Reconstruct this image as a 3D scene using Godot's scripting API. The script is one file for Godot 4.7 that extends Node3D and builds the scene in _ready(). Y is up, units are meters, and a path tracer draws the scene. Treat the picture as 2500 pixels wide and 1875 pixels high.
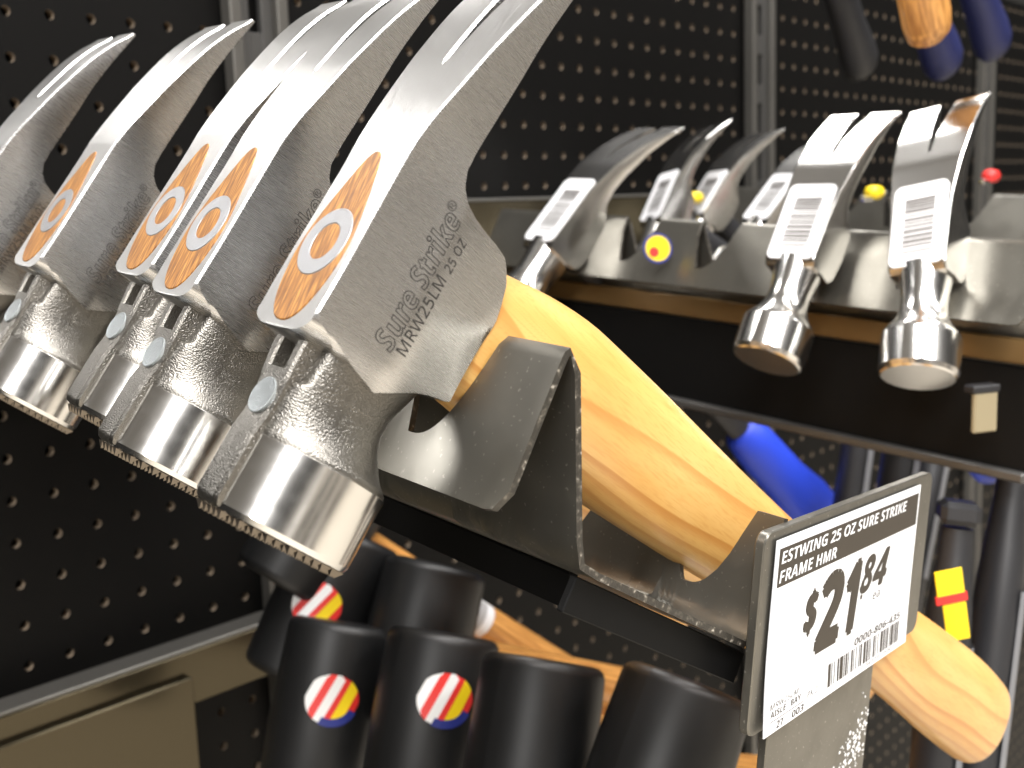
extends Node3D
# A row of framing hammers on a sloping store rack, pegboard wall behind. World: x along the wall, y up, z out of the wall (wall at z = 0).

const FOCAL := 2750.0            # lens, in units of a 2500 x 1875 picture
const WALL := 0.655              # from the lens to the wall
const EYE := 1.25                # height of the lens above the floor
const MM := 0.0008               # unit of the framing hammer and rack drawings

var XC := Vector3(2594, -527, 2750).normalized()   # the wall's directions seen from the camera (right, down, forward)
var YC := Vector3.ZERO
var NC := Vector3.ZERO
var AC := Vector3(-2350, -567, 2750).normalized()  # along a rack arm, into the wall
var HC := Vector3.ZERO                             # along a hammer handle, head to butt
var KC := Vector3.ZERO                             # poll to claw
var M := {}
var rng := RandomNumberGenerator.new()


func c2w(v: Vector3) -> Vector3:
	return Vector3(v.dot(XC), -v.dot(YC), -v.dot(NC))


func at(px: float, py: float, depth: float) -> Vector3:
	return Vector3(0, EYE, WALL) + c2w(Vector3((px - 1250.0) / FOCAL, (py - 937.5) / FOCAL, 1.0) * depth)


func _ready() -> void:
	rng.seed = 7
	YC = Vector3(580, 17200, 2750)
	YC = (YC - XC * YC.dot(XC)).normalized()
	NC = XC.cross(YC)
	HC = Vector3(0.617, 0.476, 0.626)
	HC = (HC - AC * HC.dot(AC)).normalized()
	KC = HC.cross(AC)
	camera_and_light()
	materials()
	setting()
	main_rack()
	framing_hammers()
	price_label()
	side_racks()
	mallets()
	background_tools()


# ------------------------------------------------------------------ camera, light

func camera_and_light() -> void:
	var cam := Camera3D.new()
	cam.name = "camera"
	add_child(cam)
	cam.transform = Transform3D(Basis(c2w(Vector3(1, 0, 0)), c2w(Vector3(0, -1, 0)), c2w(Vector3(0, 0, -1))), Vector3(0, EYE, WALL))
	cam.near = 0.02
	cam.far = 60.0
	var attr := CameraAttributesPhysical.new()
	attr.frustum_focal_length = 12.0 / (937.5 / FOCAL)
	attr.frustum_focus_distance = 0.31
	attr.exposure_aperture = 16.5
	attr.frustum_near = 0.02
	attr.frustum_far = 60.0
	cam.attributes = attr
	cam.fov = rad_to_deg(2.0 * atan(937.5 / FOCAL))
	cam.current = true
	var we := WorldEnvironment.new()
	we.name = "environment"
	var e := Environment.new()
	e.background_mode = Environment.BG_COLOR
	e.background_color = Color(0.03, 0.028, 0.025).linear_to_srgb()
	e.tonemap_mode = Environment.TONE_MAPPER_LINEAR
	e.tonemap_exposure = 1.65
	e.sdfgi_enabled = true
	e.ssao_enabled = true
	e.ssil_enabled = true
	we.environment = e
	add_child(we)
	# linear aisle fittings; some behind the wall added for rack and head reflections
	for s in [[-5.4, 2.45], [-3.8, 2.45], [-2.2, 2.45], [-0.6, 2.45], [-5.4, 3.2], [-3.8, 3.2], [-2.2, 3.2], [-0.6, 3.2], [1.0, 3.2], [2.6, 3.2], [-1.5, 0.95], [0.3, 0.95], [2.1, 0.95], [2.1, -1.4], [-0.6, -2.6], [-4.2, -4.7], [-2.6, -4.7], [3.4, -4.7], [-3.4, -4.0], [-2.9, -5.5]]:
		ceiling_lamp(Vector3(s[0], 4.1, s[1]), 4.6)


func ceiling_lamp(p: Vector3, energy: float) -> void:
	var t := thing("ceiling_lamp", "long white linear ceiling lamp hanging over the aisle", "lamp", p, "linear lamps over the aisles")
	var st := SurfaceTool.new()
	st.begin(Mesh.PRIMITIVE_TRIANGLES)
	box(st, Vector3(0, 0.05, 0), Vector3(1.58, 0.08, 0.56))
	part("housing", st, plain(Color(0.7, 0.7, 0.7), 0.6), t)
	var st2 := SurfaceTool.new()
	st2.begin(Mesh.PRIMITIVE_TRIANGLES)
	box(st2, Vector3(0, 0.004, 0), Vector3(1.54, 0.008, 0.5))
	var glow := plain(Color(0.9, 0.9, 0.88), 0.6)
	glow.emission_enabled = true
	glow.emission = Color(1.0, 0.97, 0.92)
	glow.emission_energy_multiplier = 1.0
	part("diffuser", st2, glow, t)
	var l := AreaLight3D.new()
	l.name = "lamp_glow"
	l.area_size = Vector2(1.54, 0.5)
	l.light_energy = energy
	l.light_color = Color(1.0, 0.992, 0.985)
	l.shadow_enabled = true
	l.area_range = 12.0
	t.add_child(l)
	l.position = Vector3(0, -0.004, 0)
	l.rotation_degrees = Vector3(-90, 0, 0)


# ------------------------------------------------------------------ helpers

func numbered(called: String) -> String:
	if not has_node(called):
		return called
	var k := 1
	while has_node("%s_%03d" % [called, k]):
		k += 1
	return "%s_%03d" % [called, k]


func thing(called: String, label: String, category: String, p := Vector3.ZERO, group := "") -> Node3D:
	var o := Node3D.new()
	o.name = numbered(called)
	add_child(o)
	o.position = p
	o.set_meta("label", label)
	o.set_meta("category", category)
	if group:
		o.set_meta("group", group)
	return o


func part(called: String, st: SurfaceTool, m: Material, parent: Node3D, smooth := true) -> MeshInstance3D:
	if smooth:
		st.generate_normals()
	var o := MeshInstance3D.new()
	o.name = called
	o.mesh = st.commit()
	o.material_override = m
	parent.add_child(o, true)
	return o


func structure(called: String, st: SurfaceTool, m: Material) -> MeshInstance3D:
	var o := part(called, st, m, self)
	o.set_meta("kind", "structure")
	return o


func plain(linear: Color, rough: float, metal := 0.0) -> StandardMaterial3D:
	var m := StandardMaterial3D.new()
	m.albedo_color = linear.linear_to_srgb()
	m.roughness = rough
	m.metallic = metal
	return m


func begin() -> SurfaceTool:
	var st := SurfaceTool.new()
	st.begin(Mesh.PRIMITIVE_TRIANGLES)
	return st


func tri(st: SurfaceTool, a: Vector3, b: Vector3, c: Vector3, out: Vector3, g: int, ua := Vector2.ZERO, ub := Vector2.ZERO, uc := Vector2.ZERO) -> void:
	var nrm := (b - a).cross(c - a)
	if nrm.length_squared() < 1e-22:
		return
	st.set_smooth_group(g)
	if nrm.dot(out) > 0.0:  # front faces run clockwise
		st.set_uv(ua); st.add_vertex(a); st.set_uv(uc); st.add_vertex(c); st.set_uv(ub); st.add_vertex(b)
	else:
		st.set_uv(ua); st.add_vertex(a); st.set_uv(ub); st.add_vertex(b); st.set_uv(uc); st.add_vertex(c)


func quad(st: SurfaceTool, a: Vector3, b: Vector3, c: Vector3, d: Vector3, out: Vector3, g: int, ua := Vector2.ZERO, ub := Vector2.ZERO, uc := Vector2.ZERO, ud := Vector2.ZERO) -> void:
	tri(st, a, b, c, out, g, ua, ub, uc)
	tri(st, a, c, d, out, g, ua, uc, ud)


# a box with bevelled edges
func box(st: SurfaceTool, c: Vector3, s: Vector3, bevel := 0.0) -> void:
	var hx := s / 2.0
	var b: float = minf(bevel, minf(hx.x, minf(hx.y, hx.z)) * 0.9)
	if b <= 0.0:
		b = minf(hx.x, minf(hx.y, hx.z)) * 0.04
	for ax in 3:
		for sg in [-1.0, 1.0]:
			var n := Vector3.ZERO
			n[ax] = sg
			var u := Vector3.ZERO
			u[(ax + 1) % 3] = 1.0
			var v := Vector3.ZERO
			v[(ax + 2) % 3] = 1.0
			var o := c + n * hx[ax]
			var du: Vector3 = u * (hx[(ax + 1) % 3] - b)
			var dv: Vector3 = v * (hx[(ax + 2) % 3] - b)
			quad(st, o - du - dv, o + du - dv, o + du + dv, o - du + dv, n, -1)
			# bevel strips, each shared edge once
			for sg2 in [-1.0, 1.0]:
				var n2: Vector3 = u * sg2
				var e1: Vector3 = o + n2 * (hx[(ax + 1) % 3] - b)
				var e2: Vector3 = c + n2 * hx[(ax + 1) % 3] + n * (hx[ax] - b)
				quad(st, e1 - dv, e1 + dv, e2 + dv, e2 - dv, n + n2, -1)
	for sx in [-1.0, 1.0]:
		for sy in [-1.0, 1.0]:
			for sz in [-1.0, 1.0]:
				var q := Vector3(sx, sy, sz)
				tri(st, c + q * Vector3(hx.x, hx.y - b, hx.z - b), c + q * Vector3(hx.x - b, hx.y, hx.z - b), c + q * Vector3(hx.x - b, hx.y - b, hx.z), q, -1)


# rings of equal length, joined; uvs[i][j] optional; group from strip number
func loft(st: SurfaceTool, rings: Array, closed := true, groups := PackedInt32Array(), caps := true, uvf = null) -> void:
	var n: int = rings[0].size()
	var m: int = n if closed else n - 1
	var mids := []
	for r in rings:
		var c := Vector3.ZERO
		for p in r:
			c += p
		mids.append(c / n)
	for i in rings.size() - 1:
		for j in m:
			var k: int = (j + 1) % n
			var a: Vector3 = rings[i][j]
			var b: Vector3 = rings[i][k]
			var c: Vector3 = rings[i + 1][k]
			var d: Vector3 = rings[i + 1][j]
			var mid: Vector3 = (a + b + c + d) / 4.0
			var g: int = groups[j] if groups.size() > j else 1
			if uvf != null:
				quad(st, a, b, c, d, mid - (mids[i] + mids[i + 1]) / 2.0, g, uvf.call(i, j, a), uvf.call(i, j + 1, b), uvf.call(i + 1, j + 1, c), uvf.call(i + 1, j, d))
			else:
				quad(st, a, b, c, d, mid - (mids[i] + mids[i + 1]) / 2.0, g)
	if caps:
		for e in [0, rings.size() - 1]:
			var other: int = 1 if e == 0 else rings.size() - 2
			for j in m:
				tri(st, mids[e], rings[e][j], rings[e][(j + 1) % n], mids[e] - mids[other], 90)


func table(t: Array, x: float) -> float:
	if x <= t[0][0]:
		return t[0][1]
	for i in t.size() - 1:
		if x <= t[i + 1][0]:
			return lerpf(t[i][1], t[i + 1][1], (x - t[i][0]) / (t[i + 1][0] - t[i][0]))
	return t[-1][1]


func soft(t: Array, x: float, r: float) -> float:
	var s := 0.0
	for k in 7:
		s += table(t, x + r * (k - 3) / 3.0) * [1, 2, 3, 4, 3, 2, 1][k]
	return s / 16.0


func lathe(st: SurfaceTool, prof: Array, n: int, g := 1, o := Vector3.ZERO) -> void:
	# prof: [x, radius, group] along local x
	for i in prof.size() - 1:
		for j in n:
			var t0 := TAU * j / n
			var t1 := TAU * (j + 1) / n
			var a := o + Vector3(prof[i][0], cos(t0) * prof[i][1], sin(t0) * prof[i][1])
			var b := o + Vector3(prof[i][0], cos(t1) * prof[i][1], sin(t1) * prof[i][1])
			var c := o + Vector3(prof[i + 1][0], cos(t1) * prof[i + 1][1], sin(t1) * prof[i + 1][1])
			var d := o + Vector3(prof[i + 1][0], cos(t0) * prof[i + 1][1], sin(t0) * prof[i + 1][1])
			var dr: float = prof[i + 1][1] - prof[i][1]
			var dx: float = prof[i + 1][0] - prof[i][0]
			var out := Vector3(-dr * signf(dx) if absf(dx) > 1e-9 else -signf(dr) * 1.0, absf(dx) * cos((t0 + t1) / 2), absf(dx) * sin((t0 + t1) / 2))
			if absf(dx) <= 1e-9:
				out = Vector3(prof[i][2] if prof[i].size() > 3 else (-1.0 if i > prof.size() / 2 else 1.0), 0, 0)
			var gg: int = prof[i][2] if prof[i].size() > 2 else g
			quad(st, a, b, c, d, out, gg, Vector2(j / float(n), prof[i][0] * 10), Vector2((j + 1) / float(n), prof[i][0] * 10), Vector2((j + 1) / float(n), prof[i + 1][0] * 10), Vector2(j / float(n), prof[i + 1][0] * 10))


# ------------------------------------------------------------------ textures, materials

func noise_image(w: int, h: int, fx: float, fy: float, sd: int, octaves := 3, contrast := 1.0) -> ImageTexture:
	var nz := FastNoiseLite.new()
	nz.seed = sd
	nz.noise_type = FastNoiseLite.TYPE_SIMPLEX_SMOOTH
	nz.frequency = 1.0
	nz.fractal_octaves = octaves
	var im := Image.create(w, h, false, Image.FORMAT_L8)
	for y in h:
		for x in w:
			# blends into itself at the borders so that it repeats without a seam
			var u := x / float(w)
			var v := y / float(h)
			var bu := smoothstep(0.8, 1.0, u)
			var bv := smoothstep(0.8, 1.0, v)
			var a := nz.get_noise_2d(u * fx, v * fy)
			if bu > 0.0:
				a = lerpf(a, nz.get_noise_2d((u - 1.0) * fx, v * fy), bu)
			if bv > 0.0:
				var b := nz.get_noise_2d(u * fx, (v - 1.0) * fy)
				if bu > 0.0:
					b = lerpf(b, nz.get_noise_2d((u - 1.0) * fx, (v - 1.0) * fy), bu)
				a = lerpf(a, b, bv)
			var q := clampf(0.5 + a * contrast, 0.0, 1.0)
			im.set_pixel(x, y, Color(q, q, q))
	return ImageTexture.create_from_image(im)


func ramp_image(src: ImageTexture, stops: Array) -> ImageTexture:
	var s := src.get_image()
	var im := Image.create(s.get_width(), s.get_height(), false, Image.FORMAT_RGB8)
	var g := Gradient.new()
	g.offsets = PackedFloat32Array(stops.map(func(k): return k[0]))
	g.colors = PackedColorArray(stops.map(func(k): return k[1]))
	for y in s.get_height():
		for x in s.get_width():
			im.set_pixel(x, y, g.sample(s.get_pixel(x, y).r))
	return ImageTexture.create_from_image(im)


func relief(m: StandardMaterial3D, t: Texture2D, cm: float) -> void:
	m.heightmap_enabled = true
	m.heightmap_texture = t
	m.heightmap_scale = cm


func tri_scale(m: StandardMaterial3D, s: float) -> void:
	m.uv1_triplanar = true
	m.uv1_scale = Vector3(s, s, s)


func materials() -> void:
	var streak := noise_image(512, 512, 190.0, 4.0, 3, 3, 0.9)
	var grain := noise_image(256, 256, 34.0, 34.0, 5, 2, 0.9)
	var blotch := noise_image(256, 256, 6.0, 6.0, 9, 4, 0.9)
	var speck := noise_image(512, 512, 60.0, 60.0, 12, 2, 0.72)
	# ground, brushed cheek: scratches along v
	var m := plain(Color(0.56, 0.555, 0.55), 0.38, 1.0)
	m.anisotropy_enabled = true
	m.anisotropy = 0.55
	relief(m, streak, 0.0010)
	m.roughness_texture = ramp_image(streak, [[0.1, Color(0.82, 0.82, 0.82)], [0.9, Color(1, 1, 1)]])
	m.roughness = 0.3
	M.brushed = m
	m = plain(Color(0.47, 0.465, 0.455), 0.34, 1.0)
	m.anisotropy_enabled = true
	m.anisotropy = 0.5
	relief(m, streak, 0.006)
	M.top = m
	m = plain(Color(0.72, 0.71, 0.69), 0.16, 1.0)
	m.roughness_texture = ramp_image(blotch, [[0.3, Color(0.86, 0.86, 0.86)], [0.8, Color(1, 1, 1)]])
	m.roughness = 0.2
	tri_scale(m, 30.0)
	M.polished = m
	m = plain(Color(0.20, 0.19, 0.172), 0.34, 1.0)
	relief(m, grain, 0.0135)
	tri_scale(m, 50.0)
	M.cast = m
	m = plain(Color(0.20, 0.17, 0.135), 0.45, 1.0)
	M.milled = m
	m = plain(Color(0.42, 0.45, 0.46), 0.35, 0.8)
	relief(m, grain, 0.01)
	tri_scale(m, 60.0)
	M.magnet = m
	m = plain(Color(0.40, 0.40, 0.41), 0.36, 1.0)
	relief(m, streak, 0.002)
	tri_scale(m, 20.0)
	M.wedge = m
	M.etch = plain(Color(0.022, 0.02, 0.018), 0.8, 0.0)
	# wood of the eye, cut across and sanded
	m = plain(Color.WHITE, 0.42)
	m.albedo_texture = ramp_image(noise_image(256, 256, 60.0, 4.0, 21, 3, 1.0), [[0.1, Color(0.39, 0.235, 0.07)], [0.5, Color(0.52, 0.335, 0.11)], [0.9, Color(0.69, 0.49, 0.22)]])
	m.uv1_scale = Vector3(1, 1, 1)
	relief(m, streak, 0.002)
	M.eye_wood = m
	# dark grey powder coat
	m = plain(Color(0.18, 0.172, 0.15), 0.3, 0.85)
	m.roughness_texture = ramp_image(blotch, [[0.2, Color(0.75, 0.75, 0.75)], [0.8, Color(1, 1, 1)]])
	m.roughness = 0.38
	m.detail_enabled = true
	m.detail_blend_mode = BaseMaterial3D.BLEND_MODE_MIX
	var fl := speck.get_image()
	var dm := Image.create(512, 512, false, Image.FORMAT_RGBA8)
	for y in 512:
		for x in 512:
			var q := smoothstep(0.985, 1.0, fl.get_pixel(x, y).r)
			dm.set_pixel(x, y, Color(0.75, 0.74, 0.7, q * 0.6))
	m.detail_albedo = ImageTexture.create_from_image(dm)
	relief(m, grain, 0.0015)
	tri_scale(m, 8.0)
	M.coat = m
	# cut edge of that sheet: coat chipped to bare metal
	m = plain(Color.WHITE, 0.4, 0.4)
	m.albedo_texture = ramp_image(noise_image(256, 256, 14.0, 14.0, 33, 3, 0.8), [[0.5, Color(0.24, 0.23, 0.21)], [0.8, Color(0.38, 0.36, 0.33)], [0.97, Color(0.70, 0.68, 0.64)]])
	relief(m, grain, 0.006)
	tri_scale(m, 24.0)
	M.edge = m
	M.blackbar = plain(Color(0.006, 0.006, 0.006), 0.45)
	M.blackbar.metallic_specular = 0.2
	M.board = plain(Color(0.004, 0.0038, 0.0036), 0.5)
	M.board.metallic_specular = 0.22
	M.hole = plain(Color(0.20, 0.155, 0.11), 0.8)
	m = plain(Color(0.085, 0.083, 0.08), 0.35, 0.5)
	M.post = m
	M.postlip = plain(Color(0.12, 0.115, 0.105), 0.4, 0.6)
	m = plain(Color(0.07, 0.058, 0.036), 0.22, 0.85)
	M.rail = m
	M.paper = plain(Color(0.84, 0.85, 0.88), 0.55)
	M.ink = plain(Color(0.045, 0.036, 0.026), 0.6)
	M.rubber = plain(Color(0.0055, 0.0056, 0.006), 0.45)
	M.chrome = plain(Color(0.72, 0.71, 0.69), 0.2, 1.0)
	M.sticker = plain(Color(0.82, 0.82, 0.84), 0.4)
	M.blue = plain(Color(0.02, 0.06, 0.62), 0.5)
	M.navy = plain(Color(0.008, 0.012, 0.07), 0.5)
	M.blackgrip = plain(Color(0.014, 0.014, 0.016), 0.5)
	M.greygrip = plain(Color(0.16, 0.165, 0.18), 0.5)
	M.yellow = plain(Color(0.85, 0.62, 0.01), 0.45)
	M.red = plain(Color(0.7, 0.03, 0.025), 0.45)
	M.white = plain(Color(0.8, 0.8, 0.8), 0.45)
	M.labelblue = plain(Color(0.02, 0.03, 0.2), 0.45)
	m = plain(Color(0.72, 0.36, 0.10), 0.4)
	m.albedo_texture = ramp_image(noise_image(128, 256, 30.0, 5.0, 55, 3, 1.0), [[0.2, Color(0.8, 0.75, 0.7)], [0.8, Color(1, 1, 1)]])
	M.orangewood = m
	M.concrete = plain(Color(0.48, 0.435, 0.365), 0.6)
	M.beige = plain(Color(0.5, 0.47, 0.43), 0.8)


# ------------------------------------------------------------------ setting

func setting() -> void:
	var st := begin()
	quad(st, Vector3(-8, 0, -6), Vector3(10, 0, -6), Vector3(10, 0, 8), Vector3(-8, 0, 8), Vector3.UP, -1)
	structure("floor", st, M.concrete)
	st = begin()
	quad(st, Vector3(-8, 4.6, -6), Vector3(10, 4.6, -6), Vector3(10, 4.6, 8), Vector3(-8, 4.6, 8), Vector3.DOWN, -1)
	structure("ceiling", st, plain(Color(0.25, 0.25, 0.25), 0.9))
	st = begin()
	box(st, Vector3(1, 1.0, 4.25), Vector3(14, 2.0, 0.1))
	var opp := structure("wall_opposite", st, plain(Color(0.05, 0.045, 0.04), 0.6))
	for y in [0.12, 0.55, 0.95, 1.35, 1.75]:
		st = begin()
		box(st, Vector3(1, y, 4.0), Vector3(14, 0.05, 0.4), 0.004)
		part("shelf_board", st, M.beige, opp)
	# unseen cartons added in pale and dark stacks for the cheeks to mirror
	var cartons := [plain(Color(0.62, 0.61, 0.59), 0.6), plain(Color(0.03, 0.03, 0.03), 0.6), plain(Color(0.36, 0.32, 0.26), 0.6), plain(Color(0.05, 0.045, 0.04), 0.6)]
	rng.seed = 11
	for y in [0.145, 0.575, 0.975, 1.375]:
		var x := -5.0
		while x < 7.5:
			var wd := rng.randf_range(0.3, 0.8)
			var hg := rng.randf_range(0.2, 0.32)
			st = begin()
			box(st, Vector3(x + wd / 2, y + hg / 2, 4.02), Vector3(wd - 0.02, hg, 0.3), 0.004)
			part("reflection_carton", st, cartons[rng.randi() % 4], opp)
			x += wd
	st = begin()
	box(st, Vector3(-1.94, (EYE + 0.07) / 2, -0.02), Vector3(4.1, EYE + 0.07, 0.04))
	structure("wall_added_for_reflection", st, M.board)  # unseen wall added to mirror dark in the riser, cut low for the flap
	pegboard()
	upright(0.4545, "slotted grey steel upright between pegboard panels, behind the framing hammers' claws")
	upright(1.0945, "slotted grey steel upright behind the small claw hammers on the farther rack")
	upright(1.7345, "slotted grey steel upright beside the red cap and the dark split claw")
	# plates that carry the rack arms
	rail(Vector3(0.62, EYE - 0.040, 0.026), Vector3(1.16, 0.085, 0.006), "grey steel rail behind the framing hammers and claw hammers on the pegboard")
	rail(Vector3(0.30, EYE - 0.293, 0.03), Vector3(0.27, 0.036, 0.006), "bronze steel rail low on the pegboard behind the rubber mallets")
	var p := thing("mounting_plate", "large bronze steel plate hanging below the low rail", "plate", Vector3(0.235, EYE - 0.39, 0.036))
	st = begin()
	box(st, Vector3.ZERO, Vector3(0.235, 0.20, 0.005), 0.001)
	part("plate_sheet", st, M.rail, p)


func rail(c: Vector3, s: Vector3, label: String) -> void:
	var t := thing("rack_rail", label, "rail", c)
	var st := begin()
	box(st, Vector3.ZERO, s, 0.001)
	part("rail_face", st, M.rail, t)
	st = begin()
	box(st, Vector3(0, s.y / 2 + 0.0012, -0.007), Vector3(s.x, 0.0024, 0.02), 0.0006)
	part("rail_flange", st, M.postlip, t)


func pegboard() -> void:
	var pitch := 0.0254
	var r := 0.0029
	var deep := 0.006
	var face := begin()
	var rim := begin()
	var n := 12
	var x0 := 0.292 - pitch * 6.5
	var y0 := EYE + 0.117 + pitch * 6.5
	var nx := 80
	var ny := 58
	for iy in ny:
		for ix in nx:
			var c := Vector3(x0 + pitch * (ix + 0.5), y0 - pitch * (iy + 0.5), 0)
			for k in n:
				var t0 := TAU * (k + 0.5) / n
				var t1 := TAU * (k + 1.5) / n
				var d0 := Vector3(cos(t0), sin(t0), 0)
				var d1 := Vector3(cos(t1), sin(t1), 0)
				var s0 := d0 * (pitch / 2 / maxf(absf(d0.x), absf(d0.y)))
				var s1 := d1 * (pitch / 2 / maxf(absf(d1.x), absf(d1.y)))
				if absf(s0.x) != absf(s1.x) and k % 3 == 1 - 0 and false:
					pass
				quad(face, c + d0 * r, c + s0, c + s1, c + d1 * r, Vector3.BACK, -1)
				var corner := Vector3(signf(d0.x + d1.x), signf(d0.y + d1.y), 0) * pitch / 2
				if k % 3 == 0:
					tri(face, c + s0, c + corner, c + s1, Vector3.BACK, -1)
				quad(rim, c + d0 * r, c + d1 * r, c + d1 * r + Vector3(0, 0, -deep), c + d0 * r + Vector3(0, 0, -deep), -(d0 + d1), 1)
	var w := structure("wall_pegboard", face, M.board)
	var h := part("hole_rims", rim, M.hole, w)
	h.set_meta("kind", "stuff")
	var st := begin()
	box(st, Vector3(x0 + pitch * nx / 2, y0 - pitch * ny / 2, -deep - 0.012), Vector3(pitch * nx, pitch * ny, 0.02))
	part("backing", st, M.board, w)


func upright(x: float, label: String) -> void:
	var t := thing("upright_post", label, "post", Vector3(x, EYE - 0.35, 0.002), "slotted uprights of the pegboard wall")
	for s in [-1.0, 1.0]:
		var st := begin()
		box(st, Vector3(s * 0.0185, 0, 0.006), Vector3(0.009, 1.35, 0.012), 0.0012)
		part("flange", st, M.postlip, t)
		st = begin()
		box(st, Vector3(s * 0.0095, 0, 0.003), Vector3(0.009, 1.35, 0.006), 0.0006)
		part("web", st, M.post, t)
	for k in 26:
		var st := begin()
		box(st, Vector3(0, -0.66 + k * 0.0508, 0.0028), Vector3(0.0102, 0.02, 0.0055), 0.0005)
		part("rung", st, M.post, t)


# ------------------------------------------------------------------ rack: one bent sheet with notches

func rack_basis() -> Basis:
	var up := -YC
	var by := (up - AC * up.dot(AC)).normalized()
	var bx := AC.cross(by) if AC.cross(by).x > 0 else by.cross(AC)
	return Basis(c2w(bx), c2w(by), c2w(-AC))


func fillet(pts: Array, radii: Array) -> PackedVector2Array:
	var out := PackedVector2Array([pts[0]])
	for i in range(1, pts.size() - 1):
		var p: Vector2 = pts[i]
		var d0: Vector2 = (pts[i - 1] - p).normalized()
		var d1: Vector2 = (pts[i + 1] - p).normalized()
		var ang := acos(clampf(d0.dot(d1), -1, 1)) / 2.0
		var r: float = radii[i]
		var cut := r / tan(ang)
		var c := p + (d0 + d1).normalized() * (r / sin(ang))
		var a0 := (p + d0 * cut - c)
		var a1 := (p + d1 * cut - c)
		var sweep := a0.angle_to(a1)
		for k in 9:
			out.append(c + a0.rotated(sweep * k / 8.0))
	out.append(pts[-1])
	return out


func notch_depth(z: float, notches: Array, deep: float) -> float:
	# z: distance back from the front end; straight on the far side, curved on the near side
	var d := 0.0
	for c in notches:
		var q: float = z - c
		if q > -19.0 and q < 17.0:
			var e := 0.0
			if q < 8.0:
				e = deep * clampf(1.0 - pow(absf(q - 6.0) / 25.0, 2.4), 0.0, 1.0)
				if q > 6.0:
					e = deep
			else:
				e = deep * clampf(1.0 - (q - 8.0) / 9.0 * 0.72, 0.0, 1.0)
			d = maxf(d, e)
	return d


func sheet(parent: Node3D, path: PackedVector2Array, zs: PackedFloat32Array, lo: Callable, hi: Callable, th: float, called: String, u: float) -> void:
	# path: profile in x, y; lo / hi: arc length limits at each z
	var acc := PackedFloat32Array([0.0])
	for i in range(1, path.size()):
		acc.append(acc[i - 1] + path[i].distance_to(path[i - 1]))
	var st := begin()
	var ed := begin()
	var n := 26
	var front := []
	var back := []
	for z in zs:
		var l: float = lo.call(z)
		var h: float = hi.call(z)
		var f := PackedVector3Array()
		var b := PackedVector3Array()
		for k in n:
			var s: float = lerpf(l, h, k / float(n - 1))
			var i := 0
			while i < acc.size() - 2 and acc[i + 1] < s:
				i += 1
			var t := (s - acc[i]) / maxf(acc[i + 1] - acc[i], 1e-6)
			var p: Vector2 = path[i].lerp(path[i + 1], t)
			var dir := (path[i + 1] - path[i]).normalized()
			if t < 0.5 and i > 0:
				dir = (dir.lerp((path[i] - path[i - 1]).normalized(), 0.5 - t)).normalized()
			elif t >= 0.5 and i < acc.size() - 2:
				dir = (dir.lerp((path[i + 2] - path[i + 1]).normalized(), t - 0.5)).normalized()
			var nr := Vector2(-dir.y, dir.x) * th / 2
			f.append(Vector3(p.x + nr.x, p.y + nr.y, -z) * u)
			b.append(Vector3(p.x - nr.x, p.y - nr.y, -z) * u)
		front.append(f)
		back.append(b)
	for i in zs.size() - 1:
		for k in n - 1:
			var o: Vector3 = front[i][k] - back[i][k]
			quad(st, front[i][k], front[i][k + 1], front[i + 1][k + 1], front[i + 1][k], o, 1)
			quad(st, back[i][k], back[i][k + 1], back[i + 1][k + 1], back[i + 1][k], -o, 2)
		quad(ed, front[i][0], front[i + 1][0], back[i + 1][0], back[i][0], front[i][0] - front[i][1], 3)
		quad(ed, front[i][n - 1], front[i + 1][n - 1], back[i + 1][n - 1], back[i][n - 1], front[i][n - 1] - front[i][n - 2], 4)
	for e in [0, zs.size() - 1]:
		var o: Vector3 = front[0][0] - front[1][0] if e == 0 else front[1][0] - front[0][0]
		for k in n - 1:
			quad(ed, front[e][k], front[e][k + 1], back[e][k + 1], back[e][k], Vector3(0, 0, o.z), -1)
	var s := part(called, st, M.coat, parent)
	part("cut_edge", ed, M.edge, s)


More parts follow.
